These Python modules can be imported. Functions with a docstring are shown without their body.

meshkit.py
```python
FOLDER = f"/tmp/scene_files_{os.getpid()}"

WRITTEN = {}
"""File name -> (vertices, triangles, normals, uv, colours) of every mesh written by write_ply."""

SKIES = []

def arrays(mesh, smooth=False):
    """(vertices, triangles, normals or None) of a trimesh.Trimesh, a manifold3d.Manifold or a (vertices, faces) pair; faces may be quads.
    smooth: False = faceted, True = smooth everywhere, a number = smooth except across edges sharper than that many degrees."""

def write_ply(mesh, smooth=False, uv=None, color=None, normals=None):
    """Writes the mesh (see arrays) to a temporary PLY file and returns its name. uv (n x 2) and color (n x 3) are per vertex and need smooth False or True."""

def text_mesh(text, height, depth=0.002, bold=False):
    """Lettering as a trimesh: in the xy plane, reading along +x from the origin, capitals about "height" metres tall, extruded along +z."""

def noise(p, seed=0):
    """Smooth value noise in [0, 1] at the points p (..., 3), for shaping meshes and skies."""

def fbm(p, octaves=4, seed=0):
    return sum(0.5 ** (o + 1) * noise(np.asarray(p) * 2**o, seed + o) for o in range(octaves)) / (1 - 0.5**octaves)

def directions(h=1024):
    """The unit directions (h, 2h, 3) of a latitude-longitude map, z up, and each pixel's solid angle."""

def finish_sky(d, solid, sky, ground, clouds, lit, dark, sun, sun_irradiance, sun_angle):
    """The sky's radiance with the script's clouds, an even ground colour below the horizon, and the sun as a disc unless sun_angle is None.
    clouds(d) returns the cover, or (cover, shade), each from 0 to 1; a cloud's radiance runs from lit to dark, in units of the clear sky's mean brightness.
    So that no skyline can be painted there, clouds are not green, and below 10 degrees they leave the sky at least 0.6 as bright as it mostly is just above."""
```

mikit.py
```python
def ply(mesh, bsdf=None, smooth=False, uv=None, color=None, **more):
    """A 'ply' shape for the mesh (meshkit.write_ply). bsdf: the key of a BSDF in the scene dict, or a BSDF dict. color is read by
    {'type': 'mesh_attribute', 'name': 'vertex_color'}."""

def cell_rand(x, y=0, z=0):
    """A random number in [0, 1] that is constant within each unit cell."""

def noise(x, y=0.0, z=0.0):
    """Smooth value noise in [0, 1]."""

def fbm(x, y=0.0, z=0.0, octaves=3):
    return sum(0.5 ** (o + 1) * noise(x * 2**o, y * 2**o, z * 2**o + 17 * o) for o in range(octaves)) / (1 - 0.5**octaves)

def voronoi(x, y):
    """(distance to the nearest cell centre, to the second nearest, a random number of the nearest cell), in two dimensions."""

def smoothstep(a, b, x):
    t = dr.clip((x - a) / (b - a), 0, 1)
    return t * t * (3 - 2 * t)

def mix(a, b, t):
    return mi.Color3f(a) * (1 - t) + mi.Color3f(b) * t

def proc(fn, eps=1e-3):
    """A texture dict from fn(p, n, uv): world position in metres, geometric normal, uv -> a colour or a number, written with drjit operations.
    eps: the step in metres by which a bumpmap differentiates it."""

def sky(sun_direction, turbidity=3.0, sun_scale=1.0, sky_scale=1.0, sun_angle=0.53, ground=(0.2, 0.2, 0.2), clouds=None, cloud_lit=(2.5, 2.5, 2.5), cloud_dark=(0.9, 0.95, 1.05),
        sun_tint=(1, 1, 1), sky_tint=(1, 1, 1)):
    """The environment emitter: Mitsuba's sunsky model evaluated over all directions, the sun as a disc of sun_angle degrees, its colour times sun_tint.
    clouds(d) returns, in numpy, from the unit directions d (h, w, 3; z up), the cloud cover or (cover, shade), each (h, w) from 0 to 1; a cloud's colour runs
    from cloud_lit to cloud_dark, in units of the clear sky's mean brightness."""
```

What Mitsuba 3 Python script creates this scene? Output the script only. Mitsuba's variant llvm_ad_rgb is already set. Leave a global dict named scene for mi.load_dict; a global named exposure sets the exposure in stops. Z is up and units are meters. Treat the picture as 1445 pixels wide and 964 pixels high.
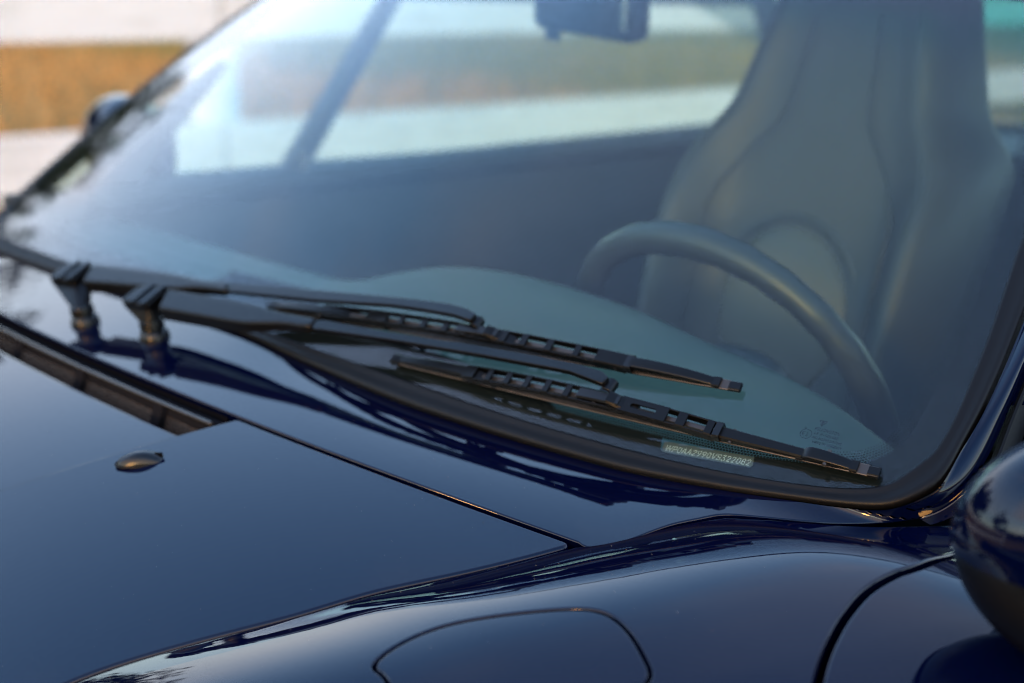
import math, json, random
import numpy as np, trimesh, shapely
from shapely.geometry import Polygon, LineString
from scipy.spatial import Delaunay
import drjit as dr, mitsuba as mi
import mikit, meshkit
from mikit import fbm, noise, smoothstep, mix

rng=np.random.default_rng(7)
# ------------------------------------------------------------------ camera, sky, exposure
C=[1.085, -0.56, 1.255]; F=[-0.68139, 0.68139, -0.267238]; U=[-0.201278, 0.176597, 0.963484]
T=mi.ScalarTransform4f
C_,F_,U_=(np.array(a) for a in (C,F,U))
exposure=5.58
scene={'type':'scene',
 'camera':{'type':'thinlens','fov':43.0891,'fov_axis':'x','near_clip':.05,'far_clip':2000.,'aperture_radius':.0078,'focus_distance':.96,
   'to_world':T().look_at(origin=C,target=(C_+F_).tolist(),up=U)}}
SUN=np.array([.38,-.91,.14])
def clouds(d):
    z=np.maximum(d[...,2],0); az=np.arctan2(d[...,1],d[...,0])
    q=np.stack([d[...,0]/(z+.16)*1.1,d[...,1]/(z+.16)*1.1,z*0],-1)
    n=meshkit.fbm(q+11.3,5,3)
    cov=np.clip((n-.50)*4.2,0,1)*np.clip((z-.0)*14,0,1)*np.clip(1.25-z*1.15,0,1)
    low=np.clip((meshkit.fbm(np.stack([az*2.2,z*16,z*0],-1)+4.1,4,9)-.47)*5,0,1)*np.clip(1-np.abs(z-.11)/.10,0,1)
    s=np.asarray(SUN)/np.linalg.norm(SUN); tow=np.clip((d@s),0,1)
    shade=np.clip(1-.95*tow**3*np.clip(1-z*2.2,0,1)-.15*n,0,1)
    bank=np.clip((tow-.30)/.35,0,1)*np.clip((z-.20)/.07,0,1)*np.clip((.80-z)/.3,0,1)*np.clip(.55+n,0,.95)
    haze=.60*np.exp(-(z/.40)**3)*np.clip(.75-.6*(d@s),0,1)
    cov=np.maximum(np.maximum(cov*.6,bank),haze)
    return np.maximum(cov*1.0,low*.8),np.where(z>.19,1-.25*n,np.clip(1-np.clip(tow*1.7-.65,0,1)*np.clip((.21-z)/.08,0,1),0,1))
scene['sky']=mikit.sky(SUN.tolist(),turbidity=2.0,sun_scale=.05,sky_scale=1.0,sun_angle=8,ground=(.16,.12,.07),clouds=clouds,
   cloud_lit=(6.5,3.6,1.7),cloud_dark=(.95,1.0,1.08),sun_tint=(1.,.8,.6),sky_tint=(.70,.82,1.0))
labels={}
# ------------------------------------------------------------------ materials
def rgb(*a): return {'type':'rgb','value':list(a)}
def mat(name,d): scene[name]=d; return name
def satin(name,col,alpha,ior=1.5): return mat(name,{'type':'twosided','b':{'type':'roughplastic','diffuse_reflectance':rgb(*col),'alpha':alpha,'int_ior':ior,'distribution':'ggx'}})
def flat(name,col): return mat(name,{'type':'twosided','b':{'type':'diffuse','reflectance':col if isinstance(col,dict) else rgb(*col)}})
def peel(p,n,uv): return fbm(p.x*95,p.y*95,p.z*95,2)
mat('paint',{'type':'twosided','b':{'type':'bumpmap','height':mikit.proc(peel,eps=1.2e-3),'scale':1.6e-5,'b':{'type':'plastic','diffuse_reflectance':rgb(.0007,.0032,.028),'int_ior':1.43,'nonlinear':True}}})
satin('black_coat',(.0015,.0015,.0017),.13,1.33)
satin('black_gloss',(.002,.002,.0022),.08,1.45)
satin('rubber',(.003,.003,.0035),.24,1.31)
satin('wiper_rubber',(.004,.004,.004),.16)
flat('gap_black',(.004,.004,.005))
flat('frit_black',(.010,.010,.012))
mat('steel',{'type':'twosided','b':{'type':'roughconductor','material':'Cr','alpha':.18}})
mat('dark_metal',{'type':'twosided','b':{'type':'principled','base_color':rgb(.05,.047,.045),'metallic':.5,'roughness':.30}})
mat('bright_rail',{'type':'twosided','b':{'type':'principled','base_color':rgb(.16,.115,.085),'metallic':.9,'roughness':.25}})
mat('mesh_wire',{'type':'twosided','b':{'type':'principled','base_color':rgb(.075,.056,.045),'metallic':.2,'roughness':.45}})
def tint(p,n,uv):
    # dyed shade band along the top of the laminated screen (uv.y = height on the glass)
    t=smoothstep(.945,1.07,uv.y+.11*uv.x*dr.abs(uv.x))
    return mix(mi.Color3f(.74,.92,.85),mi.Color3f(.10,.62,.54),t)
mat('screen_glass',{'type':'thindielectric','int_ior':1.35,'specular_transmittance':mikit.proc(tint)})
mat('side_glass',{'type':'thindielectric','int_ior':1.52,'specular_transmittance':rgb(.84,.95,.91)})
satin('dash_vinyl',(.065,.105,.105),.42)
satin('leather',(.045,.051,.060),.32)
satin('leather_pale',(.115,.115,.110),.34)
satin('leather_dark',(.028,.033,.040),.16)
satin('trim_blue',(.034,.048,.054),.5)
satin('headliner',(.16,.16,.16),.6)
def white_paint(p,n,uv):
    g=fbm(p.x*3,p.y*5,p.z*18,3)
    return mix(mi.Color3f(.78,.76,.73),mi.Color3f(.68,.66,.62),smoothstep(.45,.75,g))
satin('white_board',(.76,.74,.71),.35)
scene['white_board']={'type':'twosided','b':{'type':'diffuse','reflectance':mikit.proc(white_paint)}}
def field(p,n,uv):
    a=fbm(p.x*.9,p.y*.9,0,4); b=fbm(p.x*5+7,p.y*5,0,3); g=smoothstep(.50,.66,fbm(p.x*.35+3,p.y*.35,0,3))
    c=mix(mi.Color3f(.36,.19,.065),mi.Color3f(.50,.29,.11),a)
    c=mix(c,mi.Color3f(.15,.085,.035),smoothstep(.5,.75,b))
    c=mix(c,mi.Color3f(.16,.15,.06),g*.4)
    green=smoothstep(2.6,5.2,p.y-6.7+2.4*(fbm(p.x*.5,p.y*.5,5,3)-.5))*smoothstep(.25,.5,fbm(p.x*.8,p.y*.8,9,3))
    return mix(c,mi.Color3f(.105,.135,.05),green*.8)
flat('field_grass',mikit.proc(field))
def blade_col(p,n,uv):
    c=mix(mi.Color3f(.34,.18,.060),mi.Color3f(.62,.36,.14),noise(p.x*9,p.y*9,0))
    green=smoothstep(2.6,5.2,p.y-6.7+2.4*(fbm(p.x*.5,p.y*.5,5,3)-.5))
    return mix(c,mi.Color3f(.17,.21,.08),green*.7)
flat('grass_blade',mikit.proc(blade_col))
def gravel(p,n,uv):
    return mix(mi.Color3f(.035,.034,.033),mi.Color3f(.085,.080,.075),fbm(p.x*40,p.y*40,0,3))
flat('gravel',mikit.proc(gravel))
flat('dust',(.30,.28,.25)); flat('bark',(.06,.045,.035)); flat('leaf',(.028,.042,.018))
mat('vin_plate',{'type':'twosided','b':{'type':'principled','base_color':rgb(.085,.085,.092),'metallic':.2,'roughness':.35}})
flat('vin_ink',(.36,.35,.36)); flat('glass_print',(.010,.014,.025))
# ------------------------------------------------------------------ shared surfaces
# body and windscreen surfaces
from scipy.interpolate import CubicSpline
from scipy.ndimage import gaussian_filter1d
from scipy.special import erf
from scipy.interpolate import PchipInterpolator
SE=np.array([[-1.3, 0.1642], [-0.7, 0.2342], [-0.2167, 0.3342], [-0.1678, 0.3618], [-0.1235, 0.3919], [-0.0789, 0.4205], [-0.0481, 0.4357], [-0.005, 0.4642], [0.0406, 0.4914], [0.0842, 0.5146], [0.142, 0.5489], [0.1634, 0.5613], [0.1764, 0.5701], [0.1853, 0.5826], [0.1982, 0.6058], [0.2203, 0.6427], [0.2424, 0.6695], [0.2753, 0.7049], [0.5753, 1.0049], [2.2, 2.0]])
_y=np.linspace(-1.3,2.2,1401); seam_curve=CubicSpline(_y,gaussian_filter1d(PchipInterpolator(SE[:,0],SE[:,1])(_y),7))
def seam_x(y):
    return seam_curve(np.asarray(y,float))
def base(x,y):
    d=np.asarray(y,float)-.05
    return .875+.19*d+np.where(d<0,-.26*d*d,0)-.06*np.asarray(x,float)**2
def H(x,y):
    x=np.asarray(x,float); y=np.asarray(y,float)
    u=np.maximum(x-seam_x(y),0)
    a=.31/(1+np.exp((y-.225)/.026))
    return base(x,y)+a*(u-.028*np.logaddexp(0,(u-.112)/.028)+.00051)-.12*u*u-.85*np.maximum(u-.22,0)**2
def W(u,v):
    u=np.asarray(u,float); v=np.asarray(v,float); far=u<0
    return np.stack([u*(.705-np.where(far,0,.09)*v),.150+.50*v+np.where(far,.03,.075)*u*u,.893+.36*v+.05*v*(1-v)-(.018+.02*v)*u*u],-1)
def Wn(u,v,e=1e-3):
    a=W(u+e,v)-W(u-e,v); b=W(u,v+e)-W(u,v-e); n=np.cross(a,b)
    return n/np.linalg.norm(n,axis=-1,keepdims=True)

D=json.loads(r'''{"hood_seam":[[0.3342,-0.2167],[0.3618,-0.1678],[0.3919,-0.1235],[0.4205,-0.0789],[0.4357,-0.0481],[0.4642,-0.005],[0.4914,0.0406],[0.5117,0.0829]],
"hood_rear":[[-0.3882,0.0588],[-0.1081,0.0462],[0.131,0.043],[0.219,0.0537],[0.2884,0.0574],[0.357,0.068],[0.4419,0.0769],[0.5117,0.0829]],
"cowl_seam":[[0.5146,0.0842,0.8656],[0.5489,0.142,0.8744],[0.5613,0.1634,0.8777],[0.5701,0.1764,0.8795],[0.5826,0.1853,0.8803],[0.6058,0.1982,0.8811],[0.6427,0.2203,0.8826],[0.6695,0.2424,0.8847],[0.7049,0.2753,0.888]],
"step":[[0.0471,-0.1378],[0.0753,-0.0732],[0.1074,-0.008],[0.1298,0.0438]],
"flap":[[0.5222,-0.116],[0.5189,-0.1066],[0.5184,-0.0885],[0.5271,-0.0612],[0.5467,-0.0363],[0.5688,-0.0144],[0.5868,0.0006],[0.601,0.0076],[0.6162,0.007],[0.6357,0.0003],[0.6535,-0.0094],[0.6676,-0.0217]],
"door":[[0.7381,0.0411],[0.7315,0.0561],[0.7245,0.0773],[0.7191,0.1012],[0.7164,0.1282],[0.7191,0.1534],[0.7259,0.1819],[0.7277,0.2264]],
"nozzle":[[0.1117,-0.0624,0.8496],[0.1362,-0.0308,0.8568],[0.1243,-0.0472,0.8532]],
"lip":[[-0.2593,0.0004,0.8547],[0.089,0.0062,0.8595]],
"spindles":[[-0.2416,0.0927,0.8796],[-0.1176,0.1081,0.8852]],
"glass":[[0.1111,0.0301],[0.3105,0.026],[0.4692,0.0216],[0.6247,0.024],[0.7581,0.0315],[0.8738,0.0485],[0.9385,0.0699],[0.9603,0.1065],[0.9792,0.1499],[0.9812,0.2956],[0.9765,0.4057],[0.9712,0.5056]],
"seal":[[-0.0578,0.0118],[0.1438,-0.001],[0.3735,-0.012],[0.6401,-0.0062],[0.7678,0.0088],[0.8443,0.0221],[0.9159,0.0364],[0.9492,0.0472],[0.9774,0.0728],[0.9935,0.1038],[0.9989,0.1624],[1.0053,0.2352],[1.0076,0.3049]],
"frit":[[0.3809,0.0577],[0.4456,0.052],[0.5583,0.0542],[0.6912,0.0599],[0.7964,0.068],[0.8722,0.0841],[0.9032,0.0956],[0.9128,0.1033],[0.9306,0.1214],[0.9435,0.1505],[0.9463,0.1918],[0.9496,0.23],[0.9523,0.2856],[0.9503,0.384],[0.9396,0.5461],[0.9295,0.6673]],
"vin":[[0.6878,0.0577],[0.795,0.0709],[0.7998,0.0545],[0.6939,0.0408]],
"mark":[[0.8501,0.1397],[0.8381,0.1189],[0.859,0.1308],[0.8596,0.1244],[0.8625,0.1184],[0.8647,0.1122],[0.8653,0.106],[0.8464,0.1252],[0.8721,0.1344],[0.8349,0.1277]],
"blades":[[[-0.0153,0.0749],[0.7464,0.1525]],[[0.2787,0.0506],[0.9297,0.0858]]],
"s1":[0.0129,0.1594,0.2032,0.3202,0.4124,0.476,0.525,0.5768,0.5956,0.6312,0.6466,0.6796,0.6958,0.7331,0.7657,0.8164,0.7912,0.8001,0.9652,1.0045],
"s2":[0.0323,0.2012,0.2636,0.3674,0.4302,0.4757,0.5202,0.5491,0.6195,0.6401,0.6671,0.6805,0.7174,0.7265,0.7777,0.7561,0.8014,0.8745,0.8935,0.963,1.0023],
"arms":[{"o":[-0.2416,0.0927,0.9266],
"a":[0.97297,0.21582,0.08217],
"n":[0.01636,-0.41932,0.90769],
"cover":[[-0.0047,0.0024],[0.0588,0.003],[0.1259,0.0022],[0.1504,0.0046],[0.1638,0.0072],[0.1787,0.008],[0.2138,0.0064],[0.2069,0.0204],[0.1773,0.0215],[0.1612,0.0219],[0.1386,0.0258],[0.1059,0.0296],[0.0408,0.0329],[-0.0204,0.0363]],
"arm":[[0.2156,0.0065],[0.3418,0.0036],[0.4273,0.0057],[0.4619,0.0033],[0.5046,-0.0013],[0.5268,-0.0074],[0.5254,0.0054],[0.4958,0.0131],[0.4662,0.0155],[0.428,0.0172],[0.3207,0.0194],[0.2093,0.0199]]},{"o":[-0.1176,0.1081,0.9322],
"a":[0.98502,0.1698,0.02998],
"n":[0.04401,-0.41572,0.90843],
"cover":[[0.0258,-0.0175],[0.0873,-0.0166],[0.1483,-0.0163],[0.1687,-0.0117],[0.1968,-0.0054],[0.2321,-0.0049],[0.226,0.0098],[0.1837,0.0094],[0.157,0.012],[0.1295,0.0147],[0.1033,0.0153],[0.0665,0.0152],[0.0084,0.0142]],
"arm":[[0.2336,-0.0046],[0.3358,-0.0005],[0.4306,0.001],[0.5183,0.0007],[0.5583,-0.0071],[0.5561,0.0064],[0.5229,0.0106],[0.4832,0.0117],[0.4076,0.0121],[0.3288,0.0087],[0.2284,0.0092]]}],
"pillar":[[0.7049,0.2752,0.888],[0.7034,0.2944,0.9018],[0.7012,0.3208,0.9212],[0.6971,0.3521,0.9497],[0.6939,0.3802,0.9737]],
"fq":[[0.4751,0.9371],[0.5012,0.9948],[0.6167,1.1434],[0.6934,1.2318],[0.9097,1.2332],[0.7588,0.9343]],
"fw":[[0.7977,0.9361],[1.8363,0.9022],[0.9302,1.2274]]}''')
D={k:(np.array(v) if not isinstance(v[0],dict) else v) for k,v in D.items()}
# ------------------------------------------------------------------ helpers
def add(key,mesh,m,smooth=False,normals=None,uv=None,**lab):
    while key in scene: 
        a,_,b=key.rpartition('_'); key=f'{a}_{int(b)+1:03d}' if b.isdigit() and len(b)==3 else key+'_001'
    if normals is not None:
        scene[key]={'type':'ply','filename':meshkit.write_ply(mesh,False,normals=normals,uv=uv),'face_normals':False,'bsdf':{'type':'ref','id':m}}
    else: scene[key]=mikit.ply(mesh,m,smooth=smooth,uv=uv)
    if lab: labels[key]=lab
    return key
def unit(a): a=np.asarray(a,float); return a/np.linalg.norm(a,axis=-1,keepdims=True)
def tm(v,f): return trimesh.Trimesh(np.asarray(v,float),np.asarray(f,int),process=False)
def cat(ms): return trimesh.util.concatenate(ms)
def resample(pts,step,closed=False):
    pts=np.asarray(pts,float)
    if closed: pts=np.vstack([pts,pts[:1]])
    s=np.r_[0,np.cumsum(np.linalg.norm(np.diff(pts,axis=0),axis=1))]
    n=max(3,int(round(s[-1]/step))+1); t=np.linspace(0,s[-1],n)
    q=np.stack([np.interp(t,s,pts[:,k]) for k in range(pts.shape[1])],1)
    return q[:-1] if closed else q
def chaikin(p,n=2,closed=False):
    p=np.asarray(p,float)
    for _ in range(n):
        nx=np.roll(p,-1,0) if closed else p[1:]
        a=p if closed else p[:-1]
        q=np.empty((2*len(a),p.shape[1])); q[0::2]=.75*a+.25*nx; q[1::2]=.25*a+.75*nx
        p=q if closed else np.vstack([p[:1],q,p[-1:]])
    return p
def earcut(poly):
    return trimesh.creation.triangulate_polygon(poly,engine='earcut')
def spline(pts,n):
    from scipy.interpolate import CubicSpline
    pts=np.asarray(pts,float); s=np.r_[0,np.cumsum(np.linalg.norm(np.diff(pts,axis=0),axis=1))]
    return CubicSpline(s,pts)(np.linspace(0,s[-1],n))
def pspline(pts,n):
    from scipy.interpolate import PchipInterpolator
    pts=np.asarray(pts,float); s=np.r_[0,np.cumsum(np.linalg.norm(np.diff(pts,axis=0),axis=1))]
    return PchipInterpolator(s,pts)(np.linspace(0,s[-1],n))
def grid(P,closed_u=False,closed_v=False,flip=False):
    P=np.asarray(P); n,m=P.shape[:2]; f=[]
    iu=np.arange(n if closed_u else n-1); iv=np.arange(m if closed_v else m-1)
    a,b=np.meshgrid(iu,iv,indexing='ij'); a,b=a.ravel(),b.ravel(); a2,b2=(a+1)%n,(b+1)%m
    q=np.stack([a*m+b,a2*m+b,a2*m+b2,a*m+b2],1)
    if flip: q=q[:,::-1]
    return tm(P.reshape(-1,3),np.vstack([q[:,[0,1,2]],q[:,[0,2,3]]]))
def sweep(P,Tn,N,prof,caps=True,scale=None):
    # closed profile (t,h) carried along P with side vectors Tn and up vectors N
    P,Tn,N=map(np.asarray,(P,Tn,N)); prof=np.asarray(prof,float)
    if prof.ndim==2: prof=np.repeat(prof[None],len(P),0)
    V=P[:,None]+prof[:,:,:1]*Tn[:,None]+prof[:,:,1:]*N[:,None]
    g=grid(V,closed_v=True); v,f=g.vertices,g.faces; k=prof.shape[1]
    if caps:
        for r,i in ((0,0),(1,len(P)-1)):
            q,t=earcut(Polygon(prof[i]))
            from scipy.spatial import cKDTree
            idx=cKDTree(prof[i]).query(q)[1]; vv=V[i][idx]
            f=np.vstack([f,np.asarray(t)+len(v)]); v=np.vstack([v,vv])
    m=tm(v,f); m.merge_vertices(); trimesh.repair.fix_normals(m); return m
def tube(P,r,k=10,closed=False,flatten=1.0):
    P=np.asarray(P,float); n=len(P)
    d=unit(np.roll(P,-1,0)-np.roll(P,1,0)) if closed else unit(np.gradient(P,axis=0))
    ref=np.array([0,0,1.]) if abs(d[0,2])<.9 else np.array([1.,0,0]); a=unit(np.cross(d[0],ref)); A=[]
    for i in range(n):
        a=a-d[i]*(a@d[i]); a=a/np.linalg.norm(a); A.append(a)
    A=np.array(A); B=np.cross(d,A); ph=np.linspace(0,2*np.pi,k,endpoint=False)
    r=np.broadcast_to(r,n)[:,None,None]
    V=P[:,None]+r*(np.cos(ph)[None,:,None]*A[:,None]+flatten*np.sin(ph)[None,:,None]*B[:,None])
    g=grid(V,closed_u=closed,closed_v=True)
    if not closed:
        v=np.vstack([g.vertices,P[0],P[-1]]); L=len(v); j=np.arange(k)
        f=np.vstack([g.faces,np.stack([j,(j+1)%k,np.full(k,L-2)],1),np.stack([(n-1)*k+(j+1)%k,(n-1)*k+j,np.full(k,L-1)],1)]); g=tm(v,f)
    trimesh.repair.fix_normals(g); return g
def tube_cap(V):
    g=grid(V,closed_v=True); n,k=V.shape[:2]; v=np.vstack([g.vertices,V[0].mean(0),V[-1].mean(0)]); L=len(v); j=np.arange(k)
    f=np.vstack([g.faces,np.stack([j,(j+1)%k,np.full(k,L-2)],1),np.stack([(n-1)*k+(j+1)%k,(n-1)*k+j,np.full(k,L-1)],1)]); m=tm(v,f); trimesh.repair.fix_normals(m); return m
def inset2(p,d):
    # move a closed CCW outline inwards by d, vertex for vertex
    e=np.roll(p,-1,0)-p; n=unit(np.stack([-e[:,1],e[:,0]],1)); a=np.roll(n,1,0)+n
    L=np.maximum((a*a).sum(1,keepdims=True),.5); return p+2*a/L*d
def prism(poly,o,ex,ey,ez,depth,bevel=.0008,z0=0,topz=None):
    # outline (x,y) in the frame; top at z0 with a rounded edge, bottom at z0-depth. topz(x,y) shapes the top
    p=np.asarray(poly,float)
    if Polygon(p).exterior.is_ccw is False: p=p[::-1]
    f0=(lambda q:np.zeros(len(q))) if topz is None else (lambda q:topz(q[:,0],q[:,1]))
    dep=depth(p[:,0],p[:,1]) if callable(depth) else np.full(len(p),depth)
    rings=[(inset2(p,bevel),z0)]+[(inset2(p,bevel*(1-math.sin(t))),z0-bevel*(1-math.cos(t))) for t in (.4,.8,1.2)]+[(p,z0-bevel)]
    L=[np.c_[q,z+f0(q)] for q,z in rings]+[np.c_[p,z0-dep+f0(p)]]
    V=np.array(L); k=len(p)
    def cap(ring):
        q,t=earcut(Polygon(ring[:,:2])); from scipy.spatial import cKDTree
        return ring[cKDTree(ring[:,:2]).query(q)[1]],np.asarray(t)
    g=grid(V,closed_v=True); v,f=np.array(g.vertices),np.array(g.faces)
    for ring in (V[0],V[-1]):
        cv,ct=cap(ring); f=np.vstack([f,ct+len(v)]); v=np.vstack([v,cv])
    m=tm(v,f); m.merge_vertices(digits_vertex=7); trimesh.repair.fix_normals(m)
    m.vertices=np.asarray(o)+m.vertices[:,:1]*ex+m.vertices[:,1:2]*ey+m.vertices[:,2:]*ez
    if np.dot(np.cross(ex,ey),ez)<0: m.invert()
    return m
def rbox(o,ex,ey,ez,sx,sy,sz,bevel=.002):
    return prism([(-sx/2,-sy/2),(sx/2,-sy/2),(sx/2,sy/2),(-sx/2,sy/2)],np.asarray(o)+np.asarray(ez)*sz/2,ex,ey,ez,sz,bevel)
EX,EY,EZ=np.eye(3)
def fnorm(F,x,y,e=5e-4):
    gx=(F(x+e,y)-F(x-e,y))/(2*e); gy=(F(x,y+e)-F(x,y-e))/(2*e)
    return unit(np.stack([-gx,-gy,np.ones_like(gx)],-1))
def panel(poly,F,step=.006,gap=.0022,lip=.0020,drop=.012,corner=.004):
    """A pressed sheet: plan outline on the height function F, edges rolled over and down, exact normals on top."""
    g=Polygon(poly).buffer(-gap/2-corner).buffer(corner,quad_segs=6)
    b=resample(np.array(g.exterior.coords)[:-1],step*.7,True)
    if not Polygon(b).exterior.is_ccw: b=b[::-1]
    b0=inset2(b,lip); bp=Polygon(b0)
    x0,y0,x1,y1=bp.bounds
    X,Y=np.meshgrid(np.arange(x0,x1,step),np.arange(y0,y1,step)); X[1::2]+=step/2
    q=np.c_[X.ravel(),Y.ravel()]; q=q[shapely.contains_xy(bp.buffer(-step*.5),q[:,0],q[:,1])]
    pts=np.vstack([b0,q]); tri=Delaunay(pts).simplices; cen=pts[tri].mean(1)
    tri=tri[shapely.contains_xy(bp,cen[:,0],cen[:,1])]
    a=pts[tri]; cr=(a[:,1,0]-a[:,0,0])*(a[:,2,1]-a[:,0,1])-(a[:,1,1]-a[:,0,1])*(a[:,2,0]-a[:,0,0]); tri=tri[np.abs(cr)>1e-10]; cr=cr[np.abs(cr)>1e-10]; tri[cr<0]=tri[cr<0][:,::-1]
    V=np.c_[pts,F(pts[:,0],pts[:,1])]; N=fnorm(F,pts[:,0],pts[:,1])
    k=len(b0); n2=unit(b-b0); n3=np.c_[n2,np.zeros(k)]; up=fnorm(F,b[:,0],b[:,1])
    rings=[]; nrm=[]
    for th in (0.,22.,45.,68.,90.):
        t=np.radians(th); xy=b0+n2*lip*np.sin(t); z=F(b0[:,0],b0[:,1])+(F(xy[:,0],xy[:,1])-F(b0[:,0],b0[:,1]))-lip*(1-np.cos(t))
        rings.append(np.c_[xy,z]); nrm.append(unit(up*np.cos(t)+n3*np.sin(t)))
    rings.append(rings[-1]-[0,0,drop]); nrm.append(nrm[-1])
    R=np.array(rings); off=len(V); g2=grid(R,closed_v=True)
    f2=np.array(g2.faces)+off; nn=np.array(nrm).reshape(-1,3)
    VV=np.vstack([V,R.reshape(-1,3)]); NN=np.vstack([N,nn]); 
    t=VV[f2]; fn=np.cross(t[:,1]-t[:,0],t[:,2]-t[:,0]); s=(fn*NN[f2[:,0]]).sum(1); f2[s<0]=f2[s<0][:,::-1]
    return tm(VV,np.vstack([tri,f2])),NN
# ================================================================== CAR BODY
labels['car']={'label':'dark blue sports car with black wipers parked in front of a white board fence','category':'car'}
def put_panel(key,poly,F,**k):
    m,n=panel(poly,F,**k); return add(key,m,'paint',normals=n)
hs=D['hood_seam']; hs=hs[hs[:,1]>-.25]
fit=lambda y:np.interp(y,hs[:,1],hs[:,0])
ys=np.r_[np.linspace(-1.0,-.26,26),hs[:,1]]
sx=np.where(ys<hs[0,1],seam_x(ys)+(hs[0,0]-seam_x(hs[0,1])),np.interp(ys,hs[:,1],hs[:,0]))
seam=np.c_[sx,ys]; seam=spline(resample(seam,.05),90)
hr=np.polyfit(D['hood_rear'][:,0],D['hood_rear'][:,1],3); rx_=np.linspace(D['hood_rear'][0,0],D['hood_rear'][-1,0],60); rear=np.c_[rx_,np.polyval(hr,rx_)]                                    # from the car's right to the corner
st=D['step']; stf=np.polyfit(st[:,1],st[:,0],1)
step_x=lambda y:np.polyval(stf,y)
sc=rear[np.argmin(np.abs(rear[:,0]-step_x(.034)))]
right=np.vstack([[(step_x(-1.0)-.02,-1.0)],[(step_x(y),y) for y in np.linspace(-.9,sc[1],30)],rear[rear[:,0]>sc[0]+.004],seam[::-1]])
put_panel('car__hood',right,H,gap=.0034,lip=.0030)
lipy=lambda x:np.polyval(hr,x)-np.polyval(hr,D['lip'][1,0])+D['lip'][1,1]+0*(np.asarray(x))
Hc=lambda x,y:H(x,y)-(.0022+.0045*np.clip((np.asarray(y)+.28)/.28,0,1)**2*np.ones_like(np.asarray(x,float)))
cx=np.linspace(-.56,step_x(-.01)+.004,30)
cen=np.vstack([np.c_[cx,lipy(cx)+.002],[(step_x(y)+.004,y) for y in np.linspace(-.05,-1.0,24)],[(-.56,-1.0)]])
put_panel('car__hood__centre_panel',cen,Hc,gap=0.0002,lip=.0070,drop=.03)
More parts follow.
